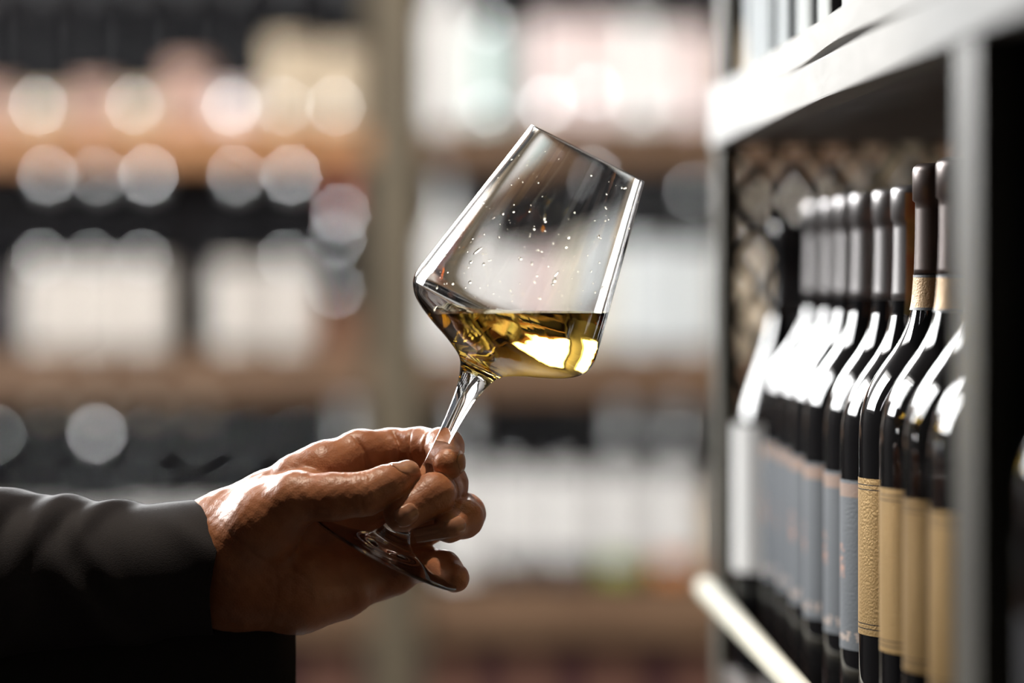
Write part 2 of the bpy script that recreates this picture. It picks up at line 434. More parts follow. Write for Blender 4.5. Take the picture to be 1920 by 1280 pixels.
# uprights: near one and far one
for (ya, yb) in ((1.318, 1.378), (2.440, 2.500)):
    nbox('upright', FX - 0.002, FX + 0.010, ya, yb, 0, EYE + 0.0815, M['post_metal'])
    nbox('upright', FX + 0.001, FX + 0.010, ya, yb, EYE + 0.1195, EYE + 0.9, M['post_metal'])
nbox('partition', FX + 0.010, SD, 1.335, 1.350, 0, EYE + 0.0815, M['back_dark'])
# guard rail along the front
def tube(name, a, b, r, mat, parent, seg=20):
    a, b = Vector(a), Vector(b); L = (b - a).length
    pr = [(0, 0), (r * 0.7, 0), (r, r * 0.3), (r, L - r * 0.3), (r * 0.7, L), (0, L)]
    me = lathe_mesh(name, pr, seg); o = link(name, me, mat, parent)
    o.rotation_euler = (b - a).to_track_quat('Z', 'Y').to_euler(); o.location = a - parent.location if parent else a
    return o
tube('guard_rail', (FX - 0.009, Y0, EYE - 0.203), (FX - 0.009, 2.47, EYE - 0.203), 0.0068, M['rail'], near)
# diamond mesh closing the far end of the bay
def wire_mesh():
    bm = bmesh.new()
    x0, x1, z0, z1 = FX + 0.010, SD, BASE, EYE + 0.082
    pw, ph, w, t = 0.0250, 0.037, 0.0022, 0.0016
    sl = ph / pw
    for sgn in (1, -1):
        n = int((z1 - z0 + (x1 - x0) * sl) / ph) + 3
        for i in range(-int((x1 - x0) * sl / ph) - 2, n):
            # line z = zc + sgn*sl*(x-x0)
            zc = z0 + i * ph if sgn > 0 else z0 + i * ph
            pts = []
            for x in (x0, x1):
                pts.append((x, zc + sgn * sl * (x - x0)))
            (xa_, za), (xb_, zb) = pts
            def clip(xa_, za, xb_, zb):
                ts = [0.0, 1.0]
                dz = zb - za
                lo, hi = (z0 - za) / dz, (z1 - za) / dz
                if lo > hi: lo, hi = hi, lo
                t0_, t1_ = max(0, lo), min(1, hi)
                if t0_ >= t1_: return None
                return (xa_ + (xb_ - xa_) * t0_, za + dz * t0_, xa_ + (xb_ - xa_) * t1_, za + dz * t1_)
            c = clip(xa_, za, xb_, zb)
            if not c: continue
            xa2, za2, xb2, zb2 = c
            d = Vector((xb2 - xa2, zb2 - za2)).normalized(); nx, nz_ = -d.y * w, d.x * w
            y = 2.46 + 0.0012 * sgn
            v = []
            for yy in (y - t / 2, y + t / 2):
                for (xx, zz) in ((xa2 + nx, za2 + nz_), (xa2 - nx, za2 - nz_), (xb2 - nx, zb2 - nz_), (xb2 + nx, zb2 + nz_)):
                    v.append(bm.verts.new((xx - FX, yy - 1.9, zz)))
            for q in ((0, 1, 2, 3), (7, 6, 5, 4), (0, 4, 5, 1), (1, 5, 6, 2), (2, 6, 7, 3), (3, 7, 4, 0)):
                bm.faces.new([v[k] for k in q])
    me = bpy.data.meshes.new('wire_mesh'); bm.to_mesh(me); bm.free()
    return link('wire_mesh', me, M['wire'], near)
wire_mesh()

gold = Bottle('gold_bottle', BORDEAUX, 1.02, 1.0, 'bottle_glass', (249, 300), 'cap_brown', (81, 154), 'label_gold', 50, 180, band=(233.5, 247.5, 'gold_band'), seg=56)
slate = Bottle('slate_bottle', BORDEAUX, 1.0, 0.972, 'bottle_glass', (243, 300), 'cap_grey', (68, 153), 'label_slate', 62, 180, seg=48)
CX = 0.2485
for i, d in enumerate([1.800, 1.717, 1.634, 1.551, 1.468]):
    gold.place((CX, d, BASE), 'black bottle with gold foil label, ' + ['farthest and sharpest of its row', 'second from the sharp end of its row', 'middle one of its row', 'fourth in its row, near the grey upright', 'nearest of its row, half behind the upright'][i],
               group='gold label bottles on the right shelf', rot=[0, 0.03, -0.12, 0.1, -0.05][i])
for i, d in enumerate([1.884, 1.968, 2.052, 2.136, 2.220, 2.304]):
    sb = slate.place((CX + [0, 0.001, -0.001, 0, 0.001, 0][i], d, BASE), 'black bottle with slate blue label, %s one counting away from the gold labels' % ORD[i],
                group='slate label bottles on the right shelf', rot=0 if i == 0 else random.uniform(-0.15, 0.15))
    if i == 0:      # coloured strip added on the nearest neck to echo a warm capsule reflection
        st = lathe_mesh('reflection_strip', [((prof_r(BORDEAUX, h) + 0.75) / 1000, h * 0.972 / 1000) for h in (236, 243, 256, 270, 282.5, 283.5, 297)], 16, math.radians(230), math.radians(292))
        st.materials.append(M['painted']); o = link('reflection_strip', st, None, sb); o['label'] = 'orange and green strip standing in for a reflection'
# a white-label bottle pulled forward at the far end
white_l = Bottle('white_label_bottle', BURGUNDY, 0.86, 0.93, 'bottle_glass', (246, 300), 'cap_black', (70, 168), 'label_white', 75, 200, seg=40)
white_l.place((0.2335, 2.385, BASE), 'black bottle with bright white label at far end of the right shelf', rot=0)
# bottle beyond the upright, at the right edge of the frame
plain = Bottle('plain_bottle', BORDEAUX, 1.0, 0.99, 'bottle_glass', (240, 300), 'cap_grey', (70, 140), 'label_dark', 50, 180, seg=48)
plain.place((0.2385, 1.255, BASE), 'black bottle right of the near upright at the right edge of the picture')
# bottles on the board above
UB = EYE + 0.1190
upper = Bottle('upper_bottle', BORDEAUX, 1.0, 1.0, 'bottle_glass', (240, 300), 'cap_black', (8, 120), 'label_cool', 30, 180)
for i, d in enumerate([1.63, 1.74, 1.86, 1.97, 2.08, 2.19, 2.30, 2.40]):
    upper.place((FX + 0.052, d, UB), 'dark bottle with low white label on the upper right board, %s from the near end' % ORD[i], group='bottles on the upper right board', rot=random.uniform(-.1, .1))

# ------------------------------------------------------------------ the back shelf
BD = 6.40
def bx(px): return (px - VX) * BD / FPX
def bz(py): return EYE + (VY - py) * BD / FPX
back = bpy.data.objects.new('wall_shelf', None); COL.objects.link(back); back.location = (0, BD, 0)
tag(back, 'wooden wall shelf with pale posts holding rows of blurred wine bottles', 'shelf')
def bbox(name, x0, x1, y0, y1, z0, z1, mat):
    o = box(name, x0, x1, y0 - BD, y1 - BD, z0, z1, mat, back, 0.003); return o
FY = BD - 0.034          # front face of the boards
BY = BD + 0.26
POSTS = [(-1080, -980), (-110 - 60, -70 - 60), (690, 790), (1640, 1740)]
XL, XR = bx(-1080), bx(2260)
boards = [(-190, -125), (243, 305), (662, 738), (1085, 1190)]
spans = [(bx(-980), bx(690)), (bx(790), bx(1640)), (bx(1740), XR)]
for bi, (ya, yb) in enumerate(boards):
    for si, (xa_, xb_) in enumerate(spans):
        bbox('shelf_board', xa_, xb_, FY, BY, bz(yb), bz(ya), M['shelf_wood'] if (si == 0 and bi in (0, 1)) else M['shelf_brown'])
for (pa, pb) in ((-1080, -980), (690, 790), (1640, 1740)):
    bbox('post', bx(pa), bx(pb), FY - 0.012, BY, 0, EYE + 0.60, M['post_wood'])
bbox('back_panel', XL, XR, BY, BY + 0.012, 0, EYE + 0.60, M['back_dark'])
bbox('bottom_board', XL, XR, FY, BY, 0.06, 0.09, M['shelf_brown'])

_kinds = {}
def kind(glass, cap, lab, z0, z1, prof='B', half=70, stripe=None, c0=232):
    key = (glass, cap, lab, z0, z1, prof, half, stripe, c0)
    if key not in _kinds:
        _kinds[key] = Bottle('back_bottle', BORDEAUX if prof == 'B' else BURGUNDY, 0.98, 0.98, glass, (c0, 300), cap, (z0, z1) if lab else None, lab or 'label_white', half, 270, seg=28, stripe=stripe)
    return _kinds[key]
LOOK = {'label_white': 'white label', 'label_oat': 'off-white label', 'label_cool': 'pale cool label', 'label_teal': 'pale teal label', 'label_pink': 'pinkish label', 'label_beige': 'beige label', 'label_rose': 'dull rose label',
        'label_grey': 'grey label', 'label_brown': 'brown label', 'label_cream': 'cream label', 'label_dark': 'dark label', 'label_green': 'green label', 'label_orange': 'orange label', None: 'no label'}
CAPN = {'cap_pale': 'pale cap', 'cap_beige': 'beige cap', 'cap_black': 'black cap', 'cap_red': 'red capsule', 'cap_grey': 'grey cap'}
M['glint'] = pbr('silver_glint_disc', (0.85, 0.86, 0.86), 0.30, 1.0)  # small mirror discs added to make the blurred highlights on the back bottles
GLINT = lathe_mesh('glint_disc', [(0, 0.0012), (0.0065, 0.0011), (0.0088, 0.0006), (0.0091, -0.001), (0, -0.001)], 16); GLINT.materials.append(M['glint'])
def glint(b, h, size=1.0, ang=-108.0, tilt=8.0):
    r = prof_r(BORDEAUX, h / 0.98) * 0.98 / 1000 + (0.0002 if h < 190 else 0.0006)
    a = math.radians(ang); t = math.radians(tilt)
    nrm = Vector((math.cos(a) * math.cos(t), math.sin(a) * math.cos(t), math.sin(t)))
    o = link('glint_disc', GLINT, None, b)
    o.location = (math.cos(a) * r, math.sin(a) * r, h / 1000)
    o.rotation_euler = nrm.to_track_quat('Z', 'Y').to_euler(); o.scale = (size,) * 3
def row(items, board_i, rowname, bay, glints=None, c0=232):
    zt = bz(boards[board_i][0])
    for i, it in enumerate(items):
        px, glass, cap, lab, z0, z1 = it[:6]
        stripe = it[6] if len(it) > 6 else None
        pr = it[7] if len(it) > 7 else 'B'
        b = kind(glass, cap, lab, z0, z1, pr, 75, stripe, 232 if cap == 'cap_red' or px == 655 else c0)
        lk = 'white bottle' if glass == 'white_ceramic' else 'dark bottle'
        o = b.place((bx(px), BD - 0.008 + random.uniform(-0.006, 0.006), zt), 'blurred %s, %s, %s, %s from left, %s, %s bay' % (lk, CAPN[cap], LOOK[lab], ORD[i], rowname.replace('the ', ''), bay),
                group='bottles on the back wall shelf')
        for (h, sz) in (glints or {}).get(i, ()): glint(o, h, sz)
G, W = 'back_glass', 'white_ceramic'
# left bay (top visible row, middle, lower)
row([(-5, G, 'cap_black', 'label_rose', 8, 70), (90, G, 'cap_black', 'label_beige', 8, 55), (185, G, 'cap_black', 'label_rose', 8, 75), (270, G, 'cap_black', 'label_beige', 8, 60),
     (358, G, 'cap_black', 'label_rose', 8, 110), (450, G, 'cap_black', 'label_pink', 8, 62), (548, G, 'cap_black', 'label_beige', 8, 150), (645, G, 'cap_black', 'label_beige', 8, 140)], 1, 'the top row', 'left',
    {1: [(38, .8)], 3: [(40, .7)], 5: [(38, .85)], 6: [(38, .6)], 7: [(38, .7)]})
row([(-5, G, 'cap_black', 'label_dark', 20, 120), (95, G, 'cap_pale', 'label_oat', 10, 150), (190, G, 'cap_pale', 'label_oat', 10, 150), (285, G, 'cap_pale', 'label_oat', 10, 150),
     (450, G, 'cap_pale', 'label_oat', 10, 150), (553, G, 'cap_pale', 'label_oat', 10, 150), (645, G, 'cap_red', 'label_brown', 8, 80)], 2, 'the middle row', 'left',
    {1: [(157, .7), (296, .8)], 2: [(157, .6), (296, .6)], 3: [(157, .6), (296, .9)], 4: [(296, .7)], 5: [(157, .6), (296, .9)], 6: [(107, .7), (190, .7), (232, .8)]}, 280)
row([(0, G, 'cap_black', 'label_grey', 10, 120), (92, G, 'cap_beige', 'label_grey', 10, 120), (187, G, 'cap_beige', 'label_white', 10, 110), (282, G, 'cap_beige', 'label_white', 10, 120),
     (377, G, 'cap_beige', 'label_white', 10, 120), (470, G, 'cap_black', 'label_grey', 10, 120), (565, G, 'cap_black', 'label_grey', 10, 110), (655, G, 'cap_pale', 'label_grey', 10, 130)], 3, 'the lower row', 'left',
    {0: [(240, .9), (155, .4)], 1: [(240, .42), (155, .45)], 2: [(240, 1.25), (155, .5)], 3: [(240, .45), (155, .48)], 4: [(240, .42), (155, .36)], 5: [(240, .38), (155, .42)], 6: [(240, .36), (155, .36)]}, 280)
# right bay
row([(795 + 45, W, 'cap_pale', 'label_white', 10, 180), (930, G, 'cap_black', 'label_teal', 10, 170), (1040, G, 'cap_black', 'label_pink', 10, 185), (1128, G, 'cap_black', 'label_pink', 10, 185),
     (1216, G, 'cap_black', 'label_white', 10, 185), (1304, G, 'cap_black', 'label_pink', 10, 170), (1400, G, 'cap_black', 'label_beige', 10, 150), (1495, G, 'cap_black', 'label_beige', 10, 150), (1590, G, 'cap_black', 'label_grey', 10, 150)], 1, 'the top row', 'right',
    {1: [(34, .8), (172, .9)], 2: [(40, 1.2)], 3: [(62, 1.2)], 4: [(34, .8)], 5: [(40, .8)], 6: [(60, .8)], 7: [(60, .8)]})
row([(840, W, 'cap_pale', 'label_white', 10, 170), (935, G, 'cap_black', 'label_white', 10, 185), (1027, G, 'cap_black', 'label_pink', 10, 170), (1118, G, 'cap_black', 'label_cream', 10, 180),
     (1212, G, 'cap_black', 'label_cool', 10, 190), (1303, G, 'cap_black', 'label_cool', 10, 185), (1400, G, 'cap_beige', 'label_beige', 10, 180), (1495, G, 'cap_beige', 'label_grey', 10, 150), (1590, G, 'cap_beige', 'label_beige', 10, 170)], 2, 'the middle row', 'right',
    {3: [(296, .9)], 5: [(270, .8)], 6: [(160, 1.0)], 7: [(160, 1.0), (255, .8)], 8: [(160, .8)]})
row([(872, G, 'cap_pale', 'label_white', 10, 185), (970, G, 'cap_black', 'label_white', 40, 185, (8, 38, 'label_dark')), (1068, G, 'cap_black', 'label_white', 40, 185, (8, 38, 'label_dark')),
     (1168, G, 'cap_pale', 'label_white', 40, 185, (8, 38, 'label_green')), (1272, G, 'cap_pale', 'label_white', 40, 185, (8, 38, 'label_orange')), (1375, G, 'cap_beige', 'label_beige', 10, 150),
     (1475, G, 'cap_black', 'label_beige', 10, 150), (1570, G, 'cap_black', 'label_grey', 10, 150)], 3, 'the lower row', 'right',
    {0: [(190, .5)], 1: [(190, .5)], 2: [(190, .4)], 3: [(190, .4)], 4: [(190, .5)]})
# the bay behind the wire mesh
row([(1800, G, 'cap_beige', 'label_cream', 10, 180), (1900, G, 'cap_black', 'label_beige', 10, 150)], 1, 'the top row', 'far right')
row([(1800, G, 'cap_beige', 'label_beige', 10, 180), (1900, G, 'cap_black', 'label_grey', 10, 150)], 2, 'the middle row', 'far right')
# maroon cartons below the lowest board
zc = bz(1190) - 0.36
for i, (pa, pb) in enumerate(((20, 190), (205, 375), (390, 540), (560, 680), (800, 905), (915, 1070), (1080, 1220), (1235, 1390), (1400, 1600))):
    c = box('wine_carton', -(bx(pb) - bx(pa)) / 2, (bx(pb) - bx(pa)) / 2, -0.11, 0.11, 0, 0.315, M['maroon'], None, 0.003)
    c.location = ((bx(pa) + bx(pb)) / 2, BD + 0.06, zc)
    tag(c, 'maroon wine carton under the lowest board of the wall shelf, %s from left' % ORD[i], 'carton', 'maroon cartons under the wall shelf')
    tp = box('tape', -0.02, 0.02, -0.1115, 0.1115, 0.20, 0.3165, M['carton_tape'], c)
bbox('shelf_board', bx(-980), bx(690), FY, BY, zc - 0.04, zc, M['shelf_brown'])
bbox('shelf_board', bx(790), bx(1640), FY, BY, zc - 0.04, zc, M['shelf_brown'])

# ------------------------------------------------------------------ the wine glass
AX = Vector((0.450, -0.044, 0.893)).normalized()
GB = P(722, 1040, 1.80)
q = AX.to_track_quat('Z', 'Y')
GM = Matrix.Translation(GB) @ q.to_matrix().to_4x4()
SEG = 160
foot_pr = [(0.0, 1.6), (10, 1.2), (24, 0.5), (33, 0.05), (36.2, 0.0), (37, 0.35), (37.2, 0.9), (36.9, 1.4), (36, 1.7), (30, 2.3), (22, 3.4), (15, 5.2), (10, 8.2), (7, 12.5), (5.4, 18)]
stem_pr = [(5.4, 18), (4.5, 24), (3.9, 33), (3.6, 45), (3.55, 58), (3.9, 68), (4.6, 77), (5.4, 84), (6.6, 89.7), (7.9, 93.6)]
bowl_out = [(7.9, 93.6), (9.6, 97.2), (12.8, 100.2), (20.6, 104.2), (29, 107.6), (36.5, 111.2), (42.2, 115), (45.4, 118.9), (46.7, 123), (46.5, 127.5), (45.6, 132), (43.2, 144), (40.3, 158), (37.1, 174), (33.6, 191), (30.6, 206), (29.75, 210.2)]
bowl_rim = [(29.75, 210.2), (29.6, 210.55), (29.3, 210.65), (29.0, 210.55), (28.85, 210.2)]
bowl_in = [(28.85, 210.2), (29.65, 206), (32.65, 191), (36.15, 174), (39.35, 158), (42.2, 144), (44.55, 132), (45.4, 127.5), (45.5, 123.2), (44.2, 119.8), (41.2, 116.3), (35.8, 112.9), (28.5, 109.6), (20.4, 106.4), (13, 103.4), (7, 101.7), (0, 101.2)]
def mm(pr): return [(max(0.0, r) / 1000, z / 1000) for r, z in pr]
glass_root = bpy.data.objects.new('wine_glass', None); COL.objects.link(glass_root); glass_root.matrix_world = GM
tag(glass_root, 'clear stemmed wine glass tilted in the hand, angular bowl', 'wine glass')
def child(name, me):
    o = link(name, me, M['glass'], glass_root); return o
child('foot', lathe_mesh('foot', mm(catmull(foot_pr, 5)), SEG, sharp=9))
child('stem', lathe_mesh('stem', mm(catmull(stem_pr, 6)), SEG, sharp=9))
# level of the wine, as a plane in the glass's own frame
LEVEL_Z = P(1000, 585, 1.80).z
inv = GM.inverted()
pco = inv @ Vector((GB.x + 0.05, GB.y, LEVEL_Z)); pno = (inv.to_3x3() @ Vector((0, 0, 1))).normalized()
def inner_bm():
    me = lathe_mesh('tmp', mm(catmull(bowl_in, 6)), SEG, sharp=9)
    bm = bmesh.new(); bm.from_mesh(me); bpy.data.meshes.remove(me)
    return bm
ob = bmesh.new()
for pr in (catmull(bowl_out, 6), catmull(bowl_rim, 3)):
    me = lathe_mesh('tmp', mm(pr), SEG, sharp=9); ob.from_mesh(me); bpy.data.meshes.remove(me)
ib = inner_bm()
bmesh.ops.bisect_plane(ib, geom=ib.verts[:] + ib.edges[:] + ib.faces[:], plane_co=pco, plane_no=pno, clear_inner=True, dist=1e-7)
me = bpy.data.meshes.new('tmp'); ib.to_mesh(me); ib.free(); ob.from_mesh(me); bpy.data.meshes.remove(me)
bmesh.ops.remove_doubles(ob, verts=ob.verts[:], dist=1e-6)
bowl_me = bpy.data.meshes.new('bowl'); ob.to_mesh(bowl_me); ob.free()
bowl = child('bowl', bowl_me)
# wine: the wetted wall (a glass-to-wine boundary) and a free flat surface
wb = inner_bm()
bmesh.ops.bisect_plane(wb, geom=wb.verts[:] + wb.edges[:] + wb.faces[:], plane_co=pco, plane_no=pno, clear_outer=True, dist=1e-7)
bmesh.ops.reverse_faces(wb, faces=wb.faces[:])
bmesh.ops.recalc_face_normals(wb, faces=wb.faces[:])
bed = [e for e in wb.edges if e.is_boundary]
dup = bmesh.ops.duplicate(wb, geom=bed)
nf = bmesh.ops.holes_fill(wb, edges=[g for g in dup['geom'] if isinstance(g, bmesh.types.BMEdge)], sides=0)['faces']
for fc in nf:
    fc.material_index = 1; fc.smooth = False
    if fc.normal.dot(pno) < 0: fc.normal_flip()
# wall normals must point away from the wine (into the glass)
cen = Vector((0, 0, 0.125))
tot = sum((fc.calc_center_median() - cen).dot(fc.normal) * fc.calc_area() for fc in wb.faces if fc.material_index == 0)
if tot < 0:
    bmesh.ops.reverse_faces(wb, faces=[fc for fc in wb.faces if fc.material_index == 0])
wine_me = bpy.data.meshes.new('white_wine'); wb.to_mesh(wine_me); wb.free()
WINE_C = (0.93, 0.75, 0.31)
wine_me.materials.append(glass_mat('wine_against_glass', 1.345 / 1.5, WINE_C, 0.32, 42, 2.0))
wine_me.materials.append(glass_mat('wine_surface', 1.345, (0.98, 0.93, 0.75)))
wine = link('white_wine', wine_me); wine.matrix_world = GM
tag(wine, 'golden white wine in the tilted glass', 'wine')

# droplets and tears clinging inside the bowl
def droplets():
    rnd = random.Random(11); bm = bmesh.new()
    prof = [(r, z) for r, z in bowl_in if z > 118]
    def rad(z):
        for (r0, z0), (r1, z1) in zip(prof, prof[1:]):
            if z1 <= z <= z0: return r1 + (r0 - r1) * (z - z1) / (z0 - z1)
        return 30
    for n_ in range(260):
        z = 124 + 80 * rnd.random() ** 1.3; a = rnd.uniform(0, 2 * math.pi)
        r = rad(z)
        w = GM @ Vector((r * math.cos(a) / 1000, r * math.sin(a) / 1000, z / 1000))
        if w.z < LEVEL_Z + 0.003: continue
        sz = rnd.choice((0.18, 0.22, 0.28, 0.35, 0.45, 0.7))
        ln = rnd.uniform(2.5, 6) if n_ % 14 == 0 else rnd.uniform(0.9, 1.5)
        m = Matrix.Translation(Vector(((r - 0.05) * math.cos(a), (r - 0.05) * math.sin(a), z)) / 1000) @ Matrix.Rotation(a, 4, 'Z') @ Matrix.Rotation(rnd.uniform(0.2, 0.7) if ln > 2 else 0, 4, 'X') @ Matrix.Diagonal((sz * 0.5 / 1000, sz / 1000, sz * ln / 1000, 1))
        bmesh.ops.create_icosphere(bm, subdivisions=2, radius=1.0, matrix=m)
    for fc in bm.faces: fc.smooth = True
    me = bpy.data.meshes.new('droplets'); bm.to_mesh(me); bm.free()
    me.materials.append(glass_mat('wine_droplet', 1.34, (0.99, 0.97, 0.9)))
    o = link('droplets', me, None, wine); o['kind'] = 'stuff'
droplets()

# ------------------------------------------------------------------ the hand: one continuous surface grown from a distance field
def H(px, py, dep, r):
    """joint at photo position and depth (mm behind the focal plane) -> local mm, radius mm"""
    d = 1800.0 + dep
    return np.array([(px - VX) * d / FPX, dep, (VY - py) * d / FPX], dtype=np.float32), float(r)

def smin(a, b, k):
    h = np.maximum(k - np.abs(a - b), 0) / k
    return np.minimum(a, b) - h * h * k * 0.25

def cone(Pt, A, B):
    (a, ra), (b, rb) = A, B
    ab = b - a; L2 = float(ab @ ab) + 1e-9
    ap = [Pt[i] - a[i] for i in range(3)]
    t = np.clip((ap[0] * ab[0] + ap[1] * ab[1] + ap[2] * ab[2]) / L2, 0, 1)
    dx = [ap[i] - t * ab[i] for i in range(3)]
    return np.sqrt(dx[0] ** 2 + dx[1] ** 2 + dx[2] ** 2) - (ra + (rb - ra) * t)

def chain(Pt, js, k=4.0):
    d = None
    for A, B in zip(js, js[1:]):
        c = cone(Pt, A, B)
        d = c if d is None else smin(d, c, k)
    return d

def groove(Pt, d, A, B, t, depth, w, side=None):
    """a crease round the bone A-B at fraction t"""
    a, b = A[0], B[0]; ab = b - a; L = float(np.linalg.norm(ab)); u = ab / L; c = a + ab * t
    s = (Pt[0] - c[0]) * u[0] + (Pt[1] - c[1]) * u[1] + (Pt[2] - c[2]) * u[2]
    rr = np.sqrt((Pt[0] - c[0]) ** 2 + (Pt[1] - c[1]) ** 2 + (Pt[2] - c[2]) ** 2)
    g = np.exp(-(s / w) ** 2) * (rr < 18)
    if side is not None:
        sd = np.array(side, dtype=np.float32); sd = sd / np.linalg.norm(sd)
        q_ = ((Pt[0] - c[0]) * sd[0] + (Pt[1] - c[1]) * sd[1] + (Pt[2] - c[2]) * sd[2]) / np.maximum(rr, 1e-3)
        g = g * np.clip(q_ * 1.6 + 0.2, 0, 1)
    return d + depth * g

J = {}
J['index'] = [H(560, 900, 18, 12.5), H(610, 880, 16, 11.9), H(675, 852, 25, 11.0), H(735, 845, 33, 9.8), H(786, 840, 26, 9.0), H(833, 838, 13, 8.4), H(841, 869, -4, 7.6)]
J['middle'] = [H(600, 950, 34, 12), H(660, 942, 40, 11.5), H(750, 922, 33, 9.8), H(836, 908, 20, 9.6), H(826, 918, 5, 8.8), H(812, 928, -10, 9.4), H(754, 963, -18, 8.6)]
J['ring'] = [H(620, 1010, 44, 12), H(690, 1005, 46, 11), H(790, 985, 38, 9.4), H(871, 963, 24, 9.0), H(870, 972, 0, 8.2), H(842, 988, -13, 7.4)]
J['pinky'] = [H(620, 1080, 44, 12), H(690, 1075, 50, 10.5), H(745, 1066, 46, 8.8), H(795, 1056, 36, 7.8), H(832, 1064, 21, 7.3), H(853, 1083, 11, 6.9)]
J['thumb'] = [H(455, 1020, 14, 19), H(500, 975, 2, 16.5), H(556, 934, -10, 11.2), H(625, 931, -17, 9.8), H(685, 925, -20, 9.0), H(727, 908, -17, 7.6), H(764, 889, -10.5, 6.3)]
PALM = [
    [H(300, 1030, 32, 17), H(430, 985, 26, 15.5), H(500, 945, 22, 13.5), H(610, 882, 20, 12)],
    [H(300, 1060, 34, 18), H(430, 1040, 32, 19), H(560, 985, 34, 15), H(650, 940, 42, 12)],
    [H(430, 1060, 32, 19), H(560, 1030, 42, 16), H(685, 1005, 48, 12)],
    [H(300, 1085, 34, 18), H(430, 1100, 30, 18.5), H(555, 1105, 28, 17.5), H(630, 1095, 36, 14.5), H(690, 1078, 48, 11.5)],
    [H(470, 1100, 22, 18), H(560, 1108, 20, 16), H(640, 1095, 30, 12.5)],
    [H(655, 1082, 42, 11), H(722, 1072, 47, 8.5), H(742, 1084, 42, 6.5)],
]
def hand_field(Pt):
    palm = None
    for c in PALM:
        d = chain(Pt, c, 8.0)
        palm = d if palm is None else smin(palm, d, 9.0)
    th = chain(Pt, J['thumb'], 7.0)
    # knuckle folds on the thumb
    for t_, dp in ((0.55, 0.25), (0.70, 0.35), (0.84, 0.45), (0.98, 0.5), (1.12, 0.4), (1.26, 0.3)):
        th = groove(Pt, th, J['thumb'][3], J['thumb'][4], t_, dp, 0.8, (0, -0.5, 1))
    th = groove(Pt, th, J['thumb'][3], J['thumb'][4], 1.0, 0.3, 1.2, (0.2, -1, -0.7))
    fing = []
    for nme in ('index', 'middle', 'ring', 'pinky'):
        fing.append(chain(Pt, J[nme], 5.0))
    i_, m_, r_, p_ = fing
    i_ = groove(Pt, i_, J['index'][1], J['index'][2], 0.85, 1.6, 1.0, (0.1, -1, -0.5))
    i_ = groove(Pt, i_, J['index'][2], J['index'][3], 0.90, 1.7, 1.0, (0.1, -1, -0.5))
    i_ = groove(Pt, i_, J['index'][4], J['index'][5], 0.75, 0.8, 1.0, (-0.6, -1, -0.5))
    i_ = groove(Pt, i_, J['index'][3], J['index'][4], 0.98, 1.0, 0.9, (-0.2, -1, -0.5))
    for k_, dp in ((0.25, 0.3), (0.45, 0.35), (0.65, 0.3)):
        m_ = groove(Pt, m_, J['middle'][5], J['middle'][4], k_, dp, 0.8, (0.5, -1, 0))
        r_ = groove(Pt, r_, J['ring'][4], J['ring'][3], k_ * 0.5, dp, 0.8, (0.5, -1, 0))
    D = smin(palm, th, 11.0)
    web = cone(Pt, H(560, 925, 4, 7), H(600, 905, 10, 6))
    D = smin(D, web, 14.0)
    out = D
    for f_ in (i_, m_, r_, p_):
        out = smin(out, smin(palm, f_, 6.0), 0.9)
    # creases where the thumb leaves the wrist
    for (c, R, dp, w) in ((H(392, 1100, 10, 1)[0], 33.0, 0.25, 1.2), (H(380, 1090, 8, 1)[0], 43.0, 0.2, 1.4)):
        rr = np.sqrt((Pt[0] - c[0]) ** 2 + (Pt[1] - c[1]) ** 2 + (Pt[2] - c[2]) ** 2)
        out = out + dp * np.exp(-((rr - R) / w) ** 2)
    out = out + 0.10 * np.sin(Pt[0] * 0.9 + 1.3 * np.sin(Pt[2] * 0.35)) * np.sin(Pt[2] * 0.8 + Pt[1] * 0.5)
    return out

